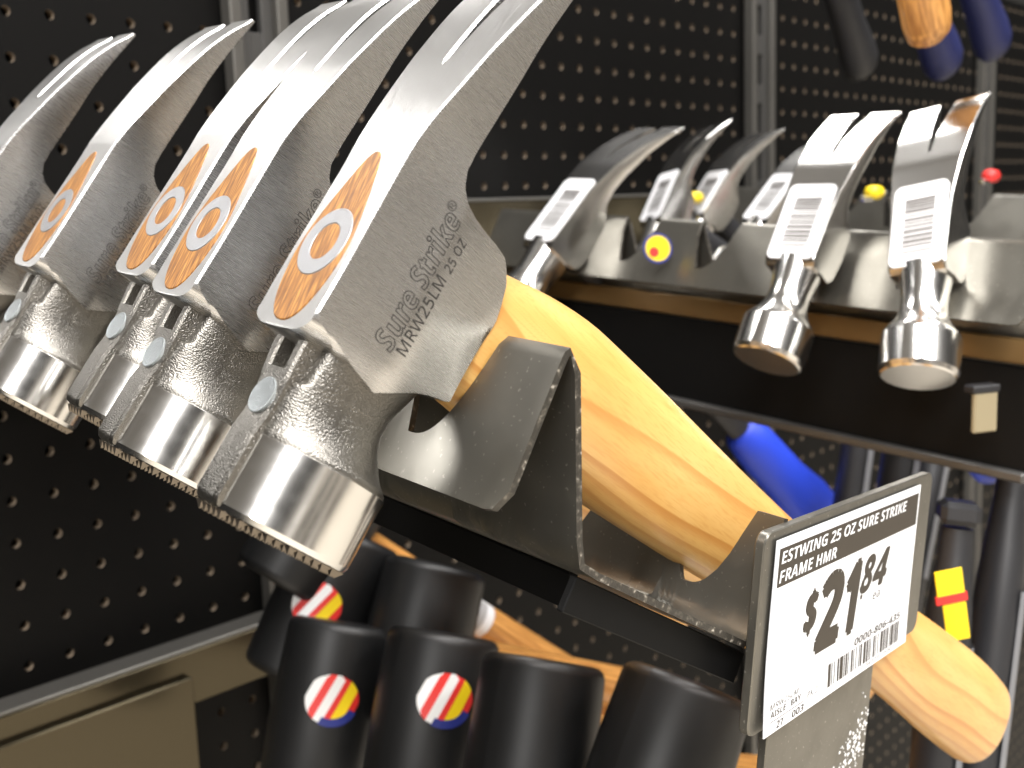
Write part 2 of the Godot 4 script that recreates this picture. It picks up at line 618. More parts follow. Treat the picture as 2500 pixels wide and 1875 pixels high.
func make_rack(label: String, origin: Vector3, notches: Array, length: float, u: float) -> Node3D:
	var t := thing("hammer_rack", label, "rack", origin)
	t.basis = rack_basis()
	var path := fillet([Vector2(-27.5, -49), Vector2(0.6, 2.5), Vector2(3.0, -72.0), Vector2(92, -125), Vector2(106, -78)], [0, 2.6, 7.0, 7.0, 0])
	var total := 0.0
	var top := 0.0
	var best := -1e9
	for i in range(1, path.size()):
		total += path[i].distance_to(path[i - 1])
		if path[i].y > best:
			best = path[i].y
			top = total
	var zs := PackedFloat32Array()
	var z := 0.0
	while z < length:
		zs.append(z)
		var busy := false
		for c in notches:
			busy = busy or absf(z - c) < 23.0
		z += 0.9 if busy else 4.0
	zs.append(length)
	var nd := func(q: float) -> float: return notch_depth(q, notches, 37.0)
	var corner := func(q: float) -> float: return 7.0 - sqrt(maxf(49.0 - pow(maxf(7.0 - q, 0.0), 2.0), 0.0))
	sheet(t, path, zs, func(q): return corner.call(q), func(q): return maxf(top - nd.call(q), 0.5 + corner.call(q)) - 0.02, 2.4, "flap", u)
	var n2 := func(q: float) -> float: return notch_depth(q + 15.0, notches, 34.0)
	sheet(t, path, zs, func(q): return top + nd.call(q), func(q): return total - n2.call(q), 2.4, "trough", u)
	# flat bar under the trough
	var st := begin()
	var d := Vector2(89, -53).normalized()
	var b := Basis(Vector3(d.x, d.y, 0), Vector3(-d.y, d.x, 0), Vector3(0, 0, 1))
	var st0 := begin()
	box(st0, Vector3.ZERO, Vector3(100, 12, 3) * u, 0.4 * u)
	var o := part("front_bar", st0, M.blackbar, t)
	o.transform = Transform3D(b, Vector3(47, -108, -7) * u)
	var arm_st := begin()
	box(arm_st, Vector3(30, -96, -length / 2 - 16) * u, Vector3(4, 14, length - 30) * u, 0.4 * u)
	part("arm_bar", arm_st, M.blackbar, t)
	return t


func main_rack() -> void:
	var t := make_rack("dark grey notched steel rack holding the framing hammers", at(1406, 819, 0.3266 * 0.8), [47, 121, 160, 268, 318], 590.0, MM)
	# plate for the price label, and its stem
	var b := label_basis()
	var org := label_origin()
	var lp := Node3D.new()
	var w := LW * MM
	var h := LH * MM
	var st := begin()
	round_plate(st, -0.052 * w, 1.128 * w, 0.045 * h, -0.985 * h, 5.0 * MM, -4.6 * MM, -0.6 * MM)
	var pl := part("label_plate", st, M.coat, t)
	pl.global_transform = Transform3D(b, org)
	st = begin()
	round_plate(st, 0.14 * w, 0.865 * w, -0.8 * h, -2.2 * h, 3.0 * MM, -9.0 * MM, -5.4 * MM)
	var stem := part("label_stem", st, M.coat, t)
	stem.global_transform = Transform3D(b, org)
	lp.free()
	# torn rest of an old sticker on the stem
	st = begin()
	rng.seed = 31
	for k in 150:
		var q := Vector2(rng.randfn(0.0, 1.0), rng.randfn(0.0, 1.0)) * Vector2(0.075, 0.10)
		var c := Vector3((0.75 + q.x) * w, -(1.58 + q.y - q.x * 0.9) * h, -5.3 * MM)
		if c.x > 0.86 * w:
			continue
		var prev := Vector3.ZERO
		var s := rng.randf_range(0.3, 1.6) * MM
		var ph := rng.randf() * TAU
		var first := Vector3.ZERO
		for j in 6:
			var e := c + Vector3(cos(ph + j * TAU / 5), sin(ph + j * TAU / 5), 0) * s * rng.randf_range(0.5, 1.0)
			if j == 5:
				e = first
			if j == 0:
				first = e
			else:
				tri(st, c + Vector3(0, 0, 0.35 * MM), prev, e, Vector3.BACK, -1)
			prev = e
	var torn := part("sticker_residue", st, M.white, t)
	torn.set_meta("kind", "stuff")
	torn.global_transform = Transform3D(b, org)


const LW := 140.0
const LH := 73.2

func label_basis() -> Basis:
	var u := Vector3(0.63845325, -0.07320415, 0.76617139)
	var v := Vector3(-0.05518795, 0.98854994, 0.1404397)
	return Basis(c2w(u), c2w(-v), c2w(u).cross(c2w(-v)))


func label_origin() -> Vector3:
	return at(1894.5, 1320, 0.3955 * 0.8)


func round_plate(st: SurfaceTool, x0: float, x1: float, y0: float, y1: float, r: float, z0: float, z1: float) -> void:
	var pts := PackedVector2Array()
	for k in 4:
		var c := Vector2(x1 - r if k in [0, 3] else x0 + r, y0 - r if k in [0, 1] else y1 + r)
		for j in 7:
			var t := PI / 2 * (k + j / 6.0)
			pts.append(c + Vector2(cos(t), sin(t)) * r)
	var mid := Vector2((x0 + x1) / 2, (y0 + y1) / 2)
	var n := pts.size()
	var bv := (z1 - z0) * 0.14
	var rings := []
	for q in [[z0, bv], [z0 + bv, 0.0], [z1 - bv, 0.0], [z1, bv]]:
		var rr := PackedVector3Array()
		for p in pts:
			var s: Vector2 = p - (p - mid).normalized() * q[1]
			rr.append(Vector3(s.x, s.y, q[0]))
		rings.append(rr)
	for i in 3:
		for j in n:
			var k := (j + 1) % n
			var mp: Vector3 = (rings[i][j] + rings[i + 1][k]) / 2
			quad(st, rings[i][j], rings[i][k], rings[i + 1][k], rings[i + 1][j], mp - Vector3(mid.x, mid.y, (z0 + z1) / 2), 10 + i)
	for e in [0, 3]:
		for j in n:
			tri(st, Vector3(mid.x, mid.y, rings[e][0].z), rings[e][j], rings[e][(j + 1) % n], Vector3(0, 0, -1 if e == 0 else 1), 20 + e)


# ------------------------------------------------------------------ framing hammer

const HT := [[-31.5, 27.0], [-28.5, 16.2], [-25.9, 10.5], [-22.6, 1.6], [-21.6, 0.6], [36, 0.5], [44, 1.1], [52, 2.2], [70, 4.8], [87, 8.2], [97, 10.7], [108, 14.6], [117, 19.4]]
const HB := [[-31.5, 27.4], [-28.1, 34.1], [-24.3, 41.0], [-21.9, 48.0], [-20.8, 54.8], [-14.7, 55.0], [8.3, 57.0], [20, 53.2], [23.6, 50.1], [26.6, 46.6], [27.3, 38.6], [28.2, 30.0], [30.4, 24.6], [33.7, 21.2], [38.3, 19.2], [46, 18.8], [54.6, 18.8], [68.7, 18.5], [83.3, 17.8], [97, 18.4], [103, 18.9], [117, 20.6]]
const WW := [[-31.5, 16.6], [-24, 17.6], [-10, 18.0], [30, 16.8], [44, 17.2], [60, 18.9], [80, 21.2], [97, 22.8], [117, 24.2]]


func cheek(a: float, h: float) -> float:
	var w := soft(WW, a, 4.0)
	var k := 1.0 - smoothstep(18.0, 60.0, a)
	w += k * (1.9 - 1.9 * sqrt(pow((h - 26.0) / 13.0, 2.0) + 0.10))
	var b := 7.0 * sin(PI * clampf((a + 20.0) / 34.0, 0.0, 1.0))
	if b > 0.1 and h > 40.0:
		w -= maxf(0.0, b - (table(HB, a) - h)) * 0.2
	return w


func hp(a: float, h: float, w: float) -> Vector3:
	return Vector3(a, -h, w) * MM


func framing_hammer() -> Node3D:
	var t := thing("framing_hammer", "", "hammer")
	# head body: eye, cheeks and split claw, built as two mirrored halves
	var list := PackedFloat32Array()
	var a := -31.4
	while a < 117.0:
		list.append(a)
		a += 0.8 if (a < -19.0 or (a > 18.0 and a < 40.0)) else 2.5
	list.append(117.0)
	var sides := begin()
	var tops := begin()
	for sg in [-1.0, 1.0]:
		var prev := []
		for i in list.size():
			var x := list[i]
			var ht := soft(HT, x, 0.8 if x < 40 else 5.0)
			var hb := soft(HB, x, 0.7 if x < 40 else 5.0)
			hb = maxf(hb, ht + 0.25)
			var plateau: float = 1.0 if x > -22.6 else sqrt(maxf(0.0, 1.0 - pow((-22.6 - x) / 6.2, 2.0)))
			var g: float = 0.0
			if x > 66.0:
				g = 0.25 + 3.6 * pow((x - 66.0) / 51.0, 0.85)
			var wt := cheek(x, ht)
			var htop := 0.0 if x < 36.0 else ht - 0.5
			if x < -22.6:
				htop = lerpf(ht, 0.0, smoothstep(0.0, 0.35, plateau))
			var ring := PackedVector3Array()
			var uv := PackedVector2Array()
			var wp: float = maxf((wt - 0.7) * plateau, g + 0.05)
			# 0 inner top, 1 inner bevel, 2 top edge, 3.. cheek, then under side
			var bev: float = 0.0 if g == 0.0 else minf(0.9, (hb - ht) * 0.4)
			ring.append(hp(x, htop + bev, sg * g))
			ring.append(hp(x, htop, sg * (g + bev * 0.9)))
			ring.append(hp(x, htop, sg * wp))
			ring.append(hp(x, lerpf(htop, ht, 0.75) + 0.15, sg * (wt - 0.12 if plateau > 0.9 else lerpf(wp, wt, 0.7))))
			var nq := 16
			for k in nq + 1:
				var q := k / float(nq)
				var h := lerpf(ht + 0.3 * minf(1.0, hb - ht), hb - 0.5 * minf(1.0, (hb - ht) * 0.4), q)
				ring.append(hp(x, h, sg * cheek(x, h)))
			ring.append(hp(x, hb, sg * (cheek(x, hb) - 0.8)))
			ring.append(hp(x, hb, sg * g))
			for p in ring:
				uv.append(Vector2(p.x, -p.y) / (55.0 * MM))
			if i > 0:
				var n := ring.size()
				for j in n - 1:
					var A: Vector3 = prev[0][j]
					var B: Vector3 = prev[0][j + 1]
					var C: Vector3 = ring[j + 1]
					var D: Vector3 = ring[j]
					if j == 1:
						var tu := func(p: Vector3) -> Vector2: return Vector2(p.z, p.x) / (55.0 * MM)
						quad(tops, A, B, C, D, Vector3(0, 1, 0), 5, tu.call(A), tu.call(B), tu.call(C), tu.call(D))
					elif j == 0:
						if list[i] > 64.0:
							quad(sides, A, B, C, D, Vector3(0, 1, -sg), 6, prev[1][j], prev[1][j + 1], uv[j + 1], uv[j])
					else:
						var out := Vector3(0, 0.4 if j == 2 else 0.0, sg)
						if j == n - 2:
							out = Vector3(0, -1, 0)
						quad(sides, A, B, C, D, out, 1 if (j >= 4 and j < n - 3) else 10 + j, prev[1][j], prev[1][j + 1], uv[j + 1], uv[j])
				if list[i] > 64.0:
					quad(sides, prev[0][0], prev[0][n - 1], ring[n - 1], ring[0], Vector3(0, 0, -sg), 40, prev[1][0], prev[1][n - 1], uv[n - 1], uv[0])
			else:
				for j in ring.size() - 2:
					tri(sides, ring[0], ring[j + 1], ring[j + 2], Vector3(-1, 0, 0), 41)
			prev = [ring, uv]
		var last: PackedVector3Array = prev[0]
		for j in last.size() - 2:
			tri(sides, last[0], last[j + 1], last[j + 2], Vector3(1, 0, 0), 42)
	var head := part("head", sides, M.brushed, t)
	part("top_face", tops, M.top, head)
	# neck: rough casting
	var nk := [[-14, 27, 22, 14], [-22, 27, 22.5, 15.2], [-28, 26.2, 21, 15.4], [-34, 25.3, 19.6, 15.0], [-40, 25.6, 19.4, 15.2], [-45, 27.2, 20.2, 16.6], [-49, 29.0, 21.4, 18.7], [-52.5, 30.6, 22.6, 21.0], [-54.4, 31.7, 23.9, 23.6], [-56.0, 32, 24.0, 24.0], [-57.4, 32, 23.0, 23.0]]
	var st := begin()
	var rings := []
	for i in 36:
		var x := lerpf(-14.0, -57.4, i / 35.0)
		var hc := soft(rev(nk, 1), x, 1.5)
		var rh := soft(rev(nk, 2), x, 1.5)
		var rw := soft(rev(nk, 3), x, 1.5)
		var ring := PackedVector3Array()
		for j in 40:
			var th := TAU * j / 40.0
			var e: float = lerpf(0.72, 1.0, smoothstep(-36.0, -54.0, x))
			var cw := signf(cos(th)) * pow(absf(cos(th)), e)
			var sw := signf(sin(th)) * pow(absf(sin(th)), e)
			ring.append(hp(x, maxf(hc - rh * sw, 11.0 if x > -40.0 else 9.0), cw * rw))
		rings.append(ring)
	loft(st, rings)
	var neck := part("neck", st, M.cast, t)
	# magnet plug and the nail slot in front of it
	st = begin()
	lathe(st, [[0.0, 5.6, 1], [1.0, 5.6, 2], [1.2, 5.4, 3], [1.0, 4.7, 4], [1.0, 0.01, 5]], 28)
	var mg := part("magnet", st, M.magnet, neck)
	mg.transform = Transform3D(Basis(Vector3(0, 1, 0), Vector3(1, 0, 0), Vector3(0, 0, -1)).scaled(Vector3.ONE * MM), hp(-46.3, 7.5, 0.4))
	st = begin()
	for s in [-1.0, 1.0]:
		rings = []
		for q in [[-25.0, 5.6, 8.6], [-31.0, 5.6, 8.4], [-40.5, 6.6, 7.5]]:
			rings.append(PackedVector3Array([hp(q[0], 14, s * 4.2), hp(q[0], q[1] + 0.7, s * 4.3), hp(q[0], q[1], s * 4.9), hp(q[0], q[1], s * (q[2] - 0.9)), hp(q[0], q[1] + 0.8, s * q[2]), hp(q[0], q[1] + 4.2, s * (q[2] + 0.9)), hp(q[0], 16, s * (q[2] + 2.5))]))
		loft(st, rings, true, PackedInt32Array([1, 2, 3, 4, 5, 6, 7]))
	part("nail_slot", st, M.cast, neck)
	# poll
	st = begin()
	var prof := [[-55.4, 23.0, 1], [-56.2, 24.1, 2], [-77.6, 24.1, 3], [-79.2, 23.4, 4], [-79.6, 22.6, 5], [-79.6, 0.01, 5]]
	for q in prof:
		q[0] *= MM
		q[1] *= MM
	prof[4] = [prof[4][0], prof[4][1], 5]
	lathe(st, prof, 64, 1, hp(0, 32, 0))
	var poll := part("poll", st, M.polished, t)
	# rough rib left on the upper side of the poll
	st = begin()
	rings = []
	for q in [[-37.4, 6.3, 9.0, 7.6], [-42.0, 6.8, 9.0, 7.4], [-47.0, 7.4, 9.0, 7.0], [-52, 7.2, 9.0, 6.8], [-57.5, 6.4, 9.6, 6.6], [-76.5, 6.4, 9.6, 6.6], [-78.6, 7.4, 9.0, 6.2], [-79.4, 9.2, 8.4, 5.2]]:
		rings.append(PackedVector3Array([hp(q[0], 17, -q[2]), hp(q[0], q[1] + 4.2, -q[3] - 0.7), hp(q[0], q[1] + 0.7, -q[3]), hp(q[0], q[1], -q[3] + 1.6), hp(q[0], q[1], q[3] - 1.6), hp(q[0], q[1] + 0.7, q[3]), hp(q[0], q[1] + 4.2, q[3] + 0.7), hp(q[0], 17, q[2])]))
	loft(st, rings, true, PackedInt32Array([1, 2, 3, 4, 5, 6, 7, 8]))
	part("cast_rib", st, M.cast, poll)
	# milled striking face: rows of small pyramids
	st = begin()
	var pitch := 3.0
	for iy in range(-8, 9):
		for ix in range(-8, 9):
			var c := Vector2(ix, iy) * pitch
			if c.length() > 22.0:
				continue
			var o := hp(-79.5, 32 + c.y, c.x)
			var tip := o + Vector3(-2.4, 0, 0) * MM
			var cs := []
			for q in [Vector2(-1, -1), Vector2(1, -1), Vector2(1, 1), Vector2(-1, 1)]:
				cs.append(o + Vector3(0, q.x, q.y) * pitch / 2 * MM)
			for j in 4:
				tri(st, tip, cs[j], cs[(j + 1) % 4], (cs[j] + cs[(j + 1) % 4]) / 2 - o + Vector3(-0.0001, 0, 0), -1)
	var mf := part("milled_face", st, M.milled, poll)
	mf.set_meta("kind", "stuff")
	# wood of the handle showing in the eye, and the round steel wedge
	st = begin()
	var drop := PackedVector2Array()
	for j in 48:
		var th := TAU * j / 48.0
		var x := 2.6 - 28.6 * cos(th)
		var wdt := 12.9 * pow(absf(sin(th)), 0.85) * (1.0 - 0.42 * smoothstep(-6.0, 34.0, x)) * (1.0 + 0.05 * cos(th))
		drop.append(Vector2(x, signf(sin(th)) * wdt))
	var ri := []
	for q in [[0.9, 1.0], [-0.10, 1.0], [-0.28, 0.985]]:
		var r := PackedVector3Array()
		for p in drop:
			r.append(hp(2.6 + (p.x - 2.6) * q[1], q[0], p.y * q[1]))
		ri.append(r)
	var uvt := func(_i: int, _j: int, p: Vector3) -> Vector2: return Vector2(p.z + p.x * 0.18, p.x) / (60.0 * MM)
	loft(st, ri, true, PackedInt32Array(), false, uvt)
	for j in 48:
		var c := hp(2.6, -0.28, 0)
		tri(st, c, ri[2][j], ri[2][(j + 1) % 48], Vector3.UP, 7, uvt.call(0, 0, c), uvt.call(0, 0, ri[2][j]), uvt.call(0, 0, ri[2][(j + 1) % 48]))
	var ew := part("eye_wood", st, M.eye_wood, head)
	st = begin()
	lathe(st, [[-0.4, 11.2, 1], [0.28, 11.2, 2], [0.48, 10.9, 3], [0.48, 6.3, 4], [0.28, 6.0, 5], [-0.4, 6.0, 5]], 40)
	var rg := part("ring_wedge", st, M.wedge, ew)
	rg.transform = Transform3D(Basis(Vector3(0, 1, 0), Vector3(1, 0, 0), Vector3(0, 0, -1)).scaled(Vector3.ONE * MM), hp(0, 0, 0))
	# lettering etched into the cheek
	etch(head, "Sure Strike", -19.5, 25.0, 24.4, 7.4, 0.12, true)
	etch(head, "MRW25LM", -18.0, 30.2, 7.6, 4.3, 0.0, false)
	etch(head, "25 OZ", 10.0, 30.4, 20.6, 3.4, 0.0, false)
	etch(head, "R", 25.9, 20.6, 27.4, 1.6, 0.0, false)
	st = begin()
	for j in 24:
		var t0 := TAU * j / 24
		var t1 := TAU * (j + 1) / 24
		var o := Vector2(26.65, 19.8)
		var v0 := Vector2(cos(t0), sin(t0))
		var v1 := Vector2(cos(t1), sin(t1))
		quad(st, on_cheek(o + v0 * 1.55), on_cheek(o + v1 * 1.55), on_cheek(o + v1 * 1.28), on_cheek(o + v0 * 1.28), Vector3.BACK, -1)
	part("etched_mark", st, M.etch, head)
	hammer_handle(t)
	return t


func rev(t: Array, k: int) -> Array:
	var out := []
	for i in range(t.size() - 1, -1, -1):
		out.append([t[i][0], t[i][k]])
	return out


func on_cheek(p: Vector2) -> Vector3:
	return hp(p.x, p.y, cheek(p.x, p.y) + 0.09)


const HANDLE := [[38, 3, 20, 12.5], [60, 4.5, 23, 13.5], [80, 6.0, 26, 14.5], [100, 7.5, 27, 15.5], [145, 7.0, 26, 15.5], [210, 6.5, 23.0, 15], [260, 7.0, 21, 14.5], [330, 10, 21, 15], [400, 12.5, 23.5, 16], [450, 12.5, 26, 17], [480, 12, 26.5, 17.5], [500, 11, 25.5, 17]]


func hammer_handle(t: Node3D) -> void:
	var hs := PackedFloat32Array()
	var h := 38.0
	while h < 500.0:
		hs.append(h)
		h += 6.0
	var rings := []
	var n := 44
	var col := func(k: int) -> Array: return HANDLE.map(func(q): return [q[0], q[k]])
	var t1: Array = col.call(1)
	var t2: Array = col.call(2)
	var t3: Array = col.call(3)
	for k in 8:
		hs.append(500.0 + 9.0 * sin(PI / 2 * k / 7.0))
	for i in hs.size():
		var x := hs[i]
		var f: float = 1.0 if x <= 500.0 else lerpf(0.62, 1.0, sqrt(maxf(0.0, 1.0 - pow((x - 500.0) / 9.0, 2.0))))
		var ring := PackedVector3Array()
		for j in n:
			var th := TAU * j / n
			var ex := 0.86
			ring.append(hp(soft(t1, x, 12) + soft(t2, x, 12) * f * signf(cos(th)) * pow(absf(cos(th)), ex), x, soft(t3, x, 12) * f * signf(sin(th)) * pow(absf(sin(th)), ex)))
		rings.append(ring)
	if not M.has("handle"):
		M.handle = handle_wood(rings, hs, n)
	var st := begin()
	loft(st, rings, true, PackedInt32Array(), true, func(i, j, _p): return Vector2(j / float(n), i / float(hs.size() - 1)))
	part("handle", st, M.handle, t)


func handle_wood(rings: Array, hs: PackedFloat32Array, n: int) -> StandardMaterial3D:
	# growth rings cut by the surface of the handle
	var nz := FastNoiseLite.new()
	nz.seed = 14
	nz.frequency = 1.0
	nz.fractal_octaves = 2
	var w := 384
	var h := 1024
	var im := Image.create(w, h, false, Image.FORMAT_RGB8)
	var light := Color(0.85, 0.68, 0.41)
	var mid := Color(0.81, 0.61, 0.33)
	var dark := Color(0.69, 0.45, 0.20)
	for y in h:
		var fi := y / float(h - 1) * (rings.size() - 1)
		var i := mini(int(fi), rings.size() - 2)
		for x in w:
			var fj := x / float(w) * n
			var j := int(fj) % n
			var p: Vector3 = rings[i][j].lerp(rings[i][(j + 1) % n], fj - int(fj)).lerp(rings[i + 1][j].lerp(rings[i + 1][(j + 1) % n], fj - int(fj)), fi - i) / MM
			var bend := nz.get_noise_2d(p.x * 0.012 + 3.0, p.y * 0.004) * 9.0
			var d := (p.x * 0.75 + p.z * 0.7 + p.y * 0.02 + bend) / 6.0
			var fr := d - floorf(d)
			var late := smoothstep(0.35, 0.93, fr) * (1.0 - smoothstep(0.93, 1.0, fr))
			var vary := 0.5 + 0.8 * nz.get_noise_2d(floorf(d) * 7.3, 1.7)
			var pore := nz.get_noise_2d(p.x * 1.6 + p.z * 1.9, p.y * 0.07 + p.z)
			var c := light.lerp(mid, clampf(0.45 + nz.get_noise_2d(p.x * 0.05, p.y * 0.01 + 40.0) * 0.9, 0.0, 1.0))
			c = c.lerp(dark, clampf(late * vary * 0.8, 0.0, 0.7))
			c = c.lerp(dark, clampf(pore * 0.35, 0.0, 0.3))
			im.set_pixel(x, y, c)
	var m := plain(Color.WHITE, 0.42)
	m.albedo_texture = ImageTexture.create_from_image(im)
	m.clearcoat_enabled = true
	m.clearcoat = 0.5
	m.clearcoat_roughness = 0.25
	return m


func font(bold: bool) -> SystemFont:
	var f := SystemFont.new()
	f.font_names = PackedStringArray(["Droid Sans"])
	f.font_weight = 700 if bold else 400
	return f


# triangles of a line of text, unit box: x 0..1, y 0..1 (y up)
func letters(s: String, bold: bool) -> PackedVector2Array:
	var tm := TextMesh.new()
	tm.text = s
	tm.font = font(bold)
	tm.font_size = 64
	tm.pixel_size = 0.01
	tm.depth = 0.0
	tm.curve_step = 1.0
	var ar := tm.surface_get_arrays(0)
	var v: PackedVector3Array = ar[Mesh.ARRAY_VERTEX]
	var ix: PackedInt32Array = ar[Mesh.ARRAY_INDEX] if ar[Mesh.ARRAY_INDEX] != null else PackedInt32Array()
	if ix.is_empty():
		ix = PackedInt32Array(range(v.size()))
	var lo := Vector2(1e9, 1e9)
	var hi := -lo
	for p in v:
		lo = lo.min(Vector2(p.x, p.y))
		hi = hi.max(Vector2(p.x, p.y))
	var out := PackedVector2Array()
	for i in ix:
		out.append((Vector2(v[i].x, v[i].y) - lo) / (hi - lo))
	return out


func etch(parent: Node3D, s: String, a0: float, h0: float, a1: float, size: float, shear: float, outline: bool) -> void:
	var t := letters(s, outline)
	var place := func(p: Vector2) -> Vector2: return Vector2(lerpf(a0, a1, p.x) + p.y * size * shear, h0 - p.y * size)
	var st := begin()
	if outline:
		var seen := {}
		for i in range(0, t.size(), 3):
			for k in 3:
				var u := t[i + k]
				var v := t[i + (k + 1) % 3]
				var key := [u.snapped(Vector2(1e-5, 1e-5)), v.snapped(Vector2(1e-5, 1e-5))]
				if key[0] > key[1]:
					key.reverse()
				var name_ := str(key)
				if seen.has(name_):
					seen[name_] = null
				else:
					seen[name_] = [u, v]
		for e in seen.values():
			if e == null:
				continue
			var p: Vector2 = place.call(e[0])
			var q: Vector2 = place.call(e[1])
			var d := (q - p).normalized()
			var nr := Vector2(-d.y, d.x) * 0.14
			p -= d * 0.08
			q += d * 0.08
			quad(st, on_cheek(p + nr), on_cheek(q + nr), on_cheek(q - nr), on_cheek(p - nr), Vector3.BACK, -1)
	else:
		for i in range(0, t.size(), 3):
			tri(st, on_cheek(place.call(t[i])), on_cheek(place.call(t[i + 1])), on_cheek(place.call(t[i + 2])), Vector3.BACK, -1)
	part("etched_lettering", st, M.etch, parent)


func hammer_basis(px: float, py: float, roll := 0.0, swing := 0.0, tip := 0.0) -> Basis:
	# roll about the line of sight, swing about the head's long axis, tip about the head's cross axis
	var ray := Vector3((px - 1250.0) / FOCAL, (py - 937.5) / FOCAL, 1.0).normalized()
	var k := KC.rotated(ray, deg_to_rad(roll))
	var hh := HC.rotated(ray, deg_to_rad(roll))
	hh = hh.rotated(k, deg_to_rad(swing))
	var w := k.cross(-hh)
	k = k.rotated(w, deg_to_rad(tip))
	hh = hh.rotated(w, deg_to_rad(tip))
	return Basis(c2w(k), c2w(-hh), c2w(k.cross(-hh)))


func framing_hammers() -> void:
	# ring on the eye: place in the picture and distance
	var spots := [
		[795, 590, 0.32, 0, 0, 0, "brushed steel framing hammer at the open front end of the rack, its cheek lettering clear"],
		[510, 546, 0.379, 0, 0, 0, "second framing hammer from the front of the rack, touching the one behind it"],
		[405, 516, 0.425, 0, 0, 0, "third framing hammer from the front of the rack, pressed against its neighbour"],
		[140, 515, 0.487, 0, 0, 0, "fourth framing hammer from the front of the rack, standing apart with pale cheek"],
		[-110, 500, 0.545, 0, 0, 0, "framing hammer deepest in the rack beside the pegboard"],
	]
	var first: Node3D
	for i in spots.size():
		var s: Array = spots[i]
		var o: Node3D
		if i == 0:
			o = framing_hammer()
			first = o
		else:
			o = first.duplicate()
			o.name = numbered("framing_hammer")
			add_child(o)
		o.set_meta("label", s[6])
		o.set_meta("group", "framing hammers on the sloping rack")
		o.transform = Transform3D(hammer_basis(s[0], s[1], s[3], s[4], s[5]), at(s[0], s[1], s[2] * 0.8))


# ------------------------------------------------------------------ price label

func price_label() -> void:
	var t := thing("price_label", "white shelf price label reading $21.84 on the rack's front plate", "price label", label_origin())
	t.basis = label_basis()
	var w := LW * MM
	var h := LH * MM
	var st := begin()
	var nx := 14
	var ny := 8
	for iy in ny:
		for ix in nx:
			quad(st, paper(ix / float(nx), iy / float(ny), 0), paper((ix + 1) / float(nx), iy / float(ny), 0), paper((ix + 1) / float(nx), (iy + 1) / float(ny), 0), paper(ix / float(nx), (iy + 1) / float(ny), 0), Vector3.BACK, 1)
	for iy in ny:
		for ix in nx:
			quad(st, paper(ix / float(nx), iy / float(ny), -0.3), paper((ix + 1) / float(nx), iy / float(ny), -0.3), paper((ix + 1) / float(nx), (iy + 1) / float(ny), -0.3), paper(ix / float(nx), (iy + 1) / float(ny), -0.3), Vector3.FORWARD, 2)
	part("paper", st, M.paper, t)
	# heading band
	st = begin()
	for ix in 12:
		var u0 := lerpf(0.02, 0.988, ix / 12.0)
		var u1 := lerpf(0.02, 0.988, (ix + 1) / 12.0)
		quad(st, paper(u0, 0.048, 0.12), paper(u1, 0.048, 0.12), paper(u1, 0.245, 0.12), paper(u0, 0.245, 0.12), Vector3.BACK, -1)
	part("heading_band", st, M.ink, t)
	printed(t, "ESTWING 25 OZ SURE STRIKE", 0.036, 0.885, 0.066, 0.130, true, M.paper, 0.02)
	printed(t, "FRAME HMR", 0.032, 0.380, 0.162, 0.225, true, M.paper, 0.02)
	printed(t, "$", 0.213, 0.280, 0.352, 0.585, true, M.ink, 0.02, 0.006)
	printed(t, "2", 0.305, 0.445, 0.315, 0.70, true, M.ink, 0.02, 0.0115)
	printed(t, "1", 0.476, 0.552, 0.315, 0.70, true, M.ink, 0.02, 0.0115)
	printed(t, "8", 0.590, 0.668, 0.312, 0.515, true, M.ink, 0.05, 0.0035)
	printed(t, "4", 0.680, 0.780, 0.312, 0.515, true, M.ink, 0.05, 0.0035)
	printed(t, ".", 0.583, 0.600, 0.52, 0.55, true, M.ink, 0.0)
	printed(t, "ea", 0.682, 0.737, 0.552, 0.592, false, M.ink, 0.02)
	printed(t, "0000-806-435", 0.568, 0.928, 0.768, 0.812, true, M.ink, 0.03)
	printed(t, "0 34139 05001 1", 0.63, 0.925, 0.962, 0.985, false, M.ink, 0.02)
	printed(t, "MRW25LM", 0.034, 0.198, 0.848, 0.878, false, M.ink, 0.03)
	printed(t, "AISLE", 0.036, 0.125, 0.888, 0.920, true, M.ink, 0.02)
	printed(t, "BAY", 0.155, 0.216, 0.888, 0.920, true, M.ink, 0.02)
	printed(t, "PK 2", 0.258, 0.322, 0.905, 0.938, false, M.ink, 0.03)
	printed(t, "27", 0.072, 0.112, 0.952, 0.988, true, M.ink, 0.02)
	printed(t, "003", 0.163, 0.236, 0.952, 0.988, true, M.ink, 0.02)
	st = begin()
	quad(st, paper(0.031, 0.937, 0.12), paper(0.234, 0.937, 0.12), paper(0.234, 0.941, 0.12), paper(0.031, 0.941, 0.12), Vector3.BACK, -1)
	part("rule", st, M.ink, t)
	st = begin()
	var bars := "3112132141112113211213112231211113211213312111221131112121"
	var x := 0.0
	var unit := 0.0
	for ch in bars:
		unit += int(ch)
	for i in bars.length():
		var wd := int(bars[i]) / unit * 0.54
		if i % 2 == 0:
			quad(st, paper(0.389 + x, 0.825, 0.12), paper(0.389 + x + wd, 0.825, 0.12), paper(0.389 + x + wd, 0.955, 0.12), paper(0.389 + x, 0.955, 0.12), Vector3.BACK, -1)
		x += wd
	part("barcode", st, M.ink, t)


func paper(u: float, v: float, lift: float) -> Vector3:
	var curl := 1.6 * pow(maxf(0.0, v - 0.45) / 0.55, 2.0) * (1.0 - 0.6 * u) + 0.5
	return Vector3(u * LW, -v * LH, curl + lift) * MM


